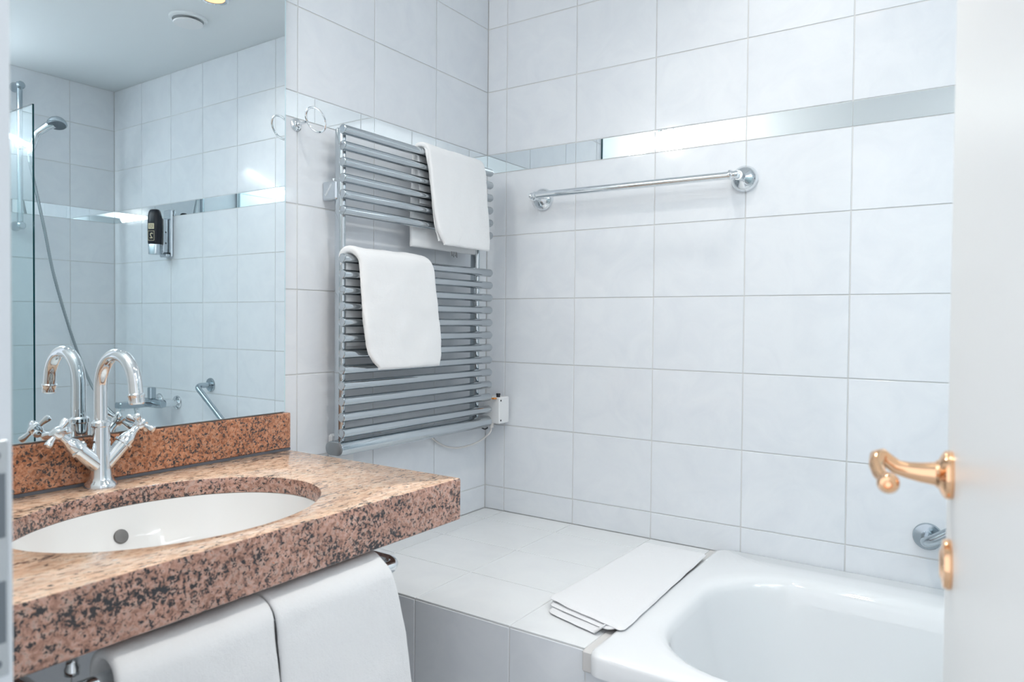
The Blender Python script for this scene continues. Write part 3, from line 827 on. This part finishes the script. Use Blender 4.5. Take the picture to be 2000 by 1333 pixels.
# glass bath screen
gs = thing('bath_screen', 'clear glass bath screen with dark green edge standing on the tub rim', 'glass screen', (1.9, -.70, .59))
gy = -.7035
gx0, gx1, gz0, gz1 = 1.500, W-.012, ZT+.006, 1.9375
MB().box(gx0+.0005, gx1, gy-.003, gy+.003, gz0, gz1).obj('pane', M['glass'], gs, False)
MB().box(gx0-.0006, gx0, gy-.003, gy+.003, gz0, gz1).obj('polished_edge', M['tealglass'], gs, False)
MB().box(gx0, gx1, gy-.003, gy+.003, gz1, gz1+.0006).obj('top_edge', M['tealglass'], gs, False)
MB().rbox(gx1, W-.001, gy-.012, gy+.012, gz0, gz1, .002).obj('wall_profile', M['brushed'], gs)
MB().box(gx0+.002, gx1, gy-.006, gy+.006, ZT+.0005, gz0).obj('seal', M['plastic'], gs)

# soap dispenser and bottle
dsp = thing('dispenser_bracket', 'satin chrome wall bracket that holds the black soap bottle', 'bracket', (1.84, -.01, 1.57))
MB().rbox(1.800, 1.868, -.012, -.0005, 1.461, 1.680, .005).obj('back_plate', M['brushed'], dsp)
MB().rbox(1.822, 1.850, -.040, -.0125, 1.478, 1.640, .005).obj('holder', M['brushed'], dsp)
MB().rbox(1.805, 1.862, -.034, -.0125, 1.461, 1.477, .004).obj('foot', M['brushed'], dsp)
for z in (1.575, 1.525):
    MB().lathe((1.822, -.026, z), (-1, 0, 0), [(.0038, -.0005), (.0038, .0006), (.001, .0008)], 10).obj('hole', M['black'], dsp)
bt = thing('soap_bottle', 'black soap bottle with gold print and a silver cap on wall bracket', 'bottle', (1.836, -.068, 1.47))
def bsec(z, hx, hy):
    out = []
    for i in range(32):
        a = 2*PI*i/32; c_, s_ = math.cos(a), math.sin(a)
        out.append((1.836+hx*math.copysign(abs(c_)**.7, c_), -.070+hy*math.copysign(abs(s_)**.7, s_), z))
    return out
MB().loops([bsec(1.5165, .026, .024), bsec(1.5185, .0275, .0255), bsec(1.55, .0285, .0265), bsec(1.60, .0285, .0265), bsec(1.645, .0275, .024), bsec(1.663, .0255, .019), bsec(1.672, .021, .013), bsec(1.675, .014, .008)], True, True).obj('bottle_body', M['bottle'], bt)
MB().loops([bsec(1.470, .024, .022), bsec(1.4715, .0255, .0235), bsec(1.514, .0265, .0245), bsec(1.516, .0255, .0235)], True, True).obj('cap', M['brushed'], bt)
fy_ = -.070-.0268
MB().rbox(1.836-.013, 1.836+.0145, fy_-.0006, fy_, 1.5835, 1.6085, .0001).obj('gold_print', M['gold'], bt)
lb = MB()
for k, segs in enumerate((((-.010, -.004), (-.002, .005), (.007, .012)), ((-.011, -.001), (.001, .012)), ((-.010, -.006), (-.004, .003), (.006, .011)))):
    for a, b in segs:
        lb.rbox(1.836+a, 1.836+b, fy_-.0009, fy_-.0006, 1.6010-k*.0068, 1.6040-k*.0068, .0001)
lb.obj('small_print', M['black'], bt)
fr2 = MB()
for x0, x1, z0, z1 in ((-.014, .016, 1.5735, 1.575), (-.014, .016, 1.531, 1.5325), (-.014, -.0128, 1.531, 1.575), (.0148, .016, 1.531, 1.575)):
    fr2.rbox(1.836+x0, 1.836+x1, fy_-.0006, fy_, z0, z1, .0001)
fr2.obj('gold_frame', M['gold'], bt)
cu = bpy.data.curves.new('digit', 'FONT'); cu.body = '2'; cu.size = .036; cu.extrude = .0003; cu.align_x = 'CENTER'
to = bpy.data.objects.new('digit', cu); col.objects.link(to); cu.materials.append(M['gold'])
bpy.context.view_layer.update()
tme = bpy.data.meshes.new_from_object(to.evaluated_get(bpy.context.evaluated_depsgraph_get()))
bpy.data.objects.remove(to)
to = bpy.data.objects.new('digit', tme); col.objects.link(to)
to.parent = bt; to.matrix_parent_inverse = Matrix.Translation(-bt.location)
to.location = (1.836, fy_-.0004, 1.541); to.rotation_euler = (PI/2, 0, 0)

bt.rotation_euler = (0, 0, math.radians(-27))
# ------------------------------------------------------------ ceiling vent and lamps
vt = thing('ceiling_vent', 'round white ceiling air valve with raised disc', 'vent', (1.19, -.306, H))
MB().lathe((1.1885, -.306, H), (0, 0, -1), [(.068, .0003), (.067, .007), (.062, .010), (.055, .010), (.052, .004)], 40).obj('rim', M['ceiling'], vt)
MB().lathe((1.1885, -.306, H), (0, 0, -1), [(.020, .004), (.046, .014), (.0525, .019), (.050, .023), (.03, .025)], 40).obj('valve_disc', M['plastic'], vt)
def downlight(x, y, label, watt):
    t = thing('ceiling_downlight', label, 'lamp', (x, y, H), 'ceiling downlights')
    MB().lathe((x, y, H), (0, 0, -1), [(.050, .0003), (.050, .004), (.043, .007), (.037, .004)], 36, True, False).obj('trim_ring', M['chrome'], t)
    MB().lathe((x, y, H), (0, 0, -1), [(.037, .001), (.036, .003), (.01, .0035)], 30).obj('lamp_lens', M['warm_on'], t)
    a_ = area('downlight_beam', (x, y, H-.012), (x, y, 0), .07, .07, watt, (1, .95, .88), 'DISK'); a_.data.spread = math.radians(135); return t
downlight(.9546, -.3525, 'warm lit round downlight in the ceiling next to the air valve', L_SPOT1)
downlight(.9546, -1.02, 'unseen round downlight added as fill light between basin and door', L_FILL_SPOT)  # added out of view to light the counter side and ledge
# unseen ceiling panel, added to fill the right half with light
cl = thing('ceiling_fill_panel', 'unseen opal ceiling panel added as fill light right of the open door', 'lamp', (1.75, -1.15, H))
MB().rbox(1.46, 2.26, -1.58, -.95, H-.05, H-.0005, .006).obj('casing', M['plastic'], cl)
MB().rbox(1.47, 2.25, -1.57, -.96, H-.056, H-.0505, .002).obj('diffuser', M['fill_panel_on'], cl)
# globe lamp above the mirror
gl_ = thing('mirror_globe_lamp', 'opal globe lamp on a chrome arm above the mirror', 'lamp', (.01, -1.33, 2.09))
MB().lathe((0, -1.33, 2.09), (1, 0, 0), [(.032, .0005), (.032, .008), (.012, .014), (.010, .05)], 24).obj('wall_rose', M['chrome'], gl_)
MB().tube(fillet([(.045, -1.33, 2.09), (.10, -1.33, 2.09), (.10, -1.33, 2.065)], .012, 6), .007, 14).obj('arm', M['chrome'], gl_)
MB().lathe((.10, -1.33, 2.075), (0, 0, -1), [(.012, 0)]+[(.05*math.sin(a), .055-.05*math.cos(a)) for a in [PI*k/14 for k in range(2, 14)]]+[(.003, .105)], 28).obj('globe', M['opal_on'], gl_)
# tube lamp on the right wall, seen only as a streak in tiles and glass
tl = thing('tube_lamp', 'slim tube lamp fixed aslant on the right wall outside the glass screen', 'lamp', (W-.02, -.9, 1.98))
pa, pb = Vector((2.29, -.745, 2.046)), Vector((2.29, -1.06, 1.938))
MB().tube([pa, pb], .011, 14).obj('tube', M['tube_on'], tl)
bx_ = (pb-pa).normalized()
for p, s in ((pa, -1), (pb, 1)):
    MB().tube([p, p+bx_*s*.02], .013, 14).obj('end_cap', M['chrome'], tl)
    MB().tube([p+bx_*s*.01, Vector((W, (p+bx_*s*.01).y, (p+bx_*s*.01).z))], .006, 10).obj('stay', M['chrome'], tl)
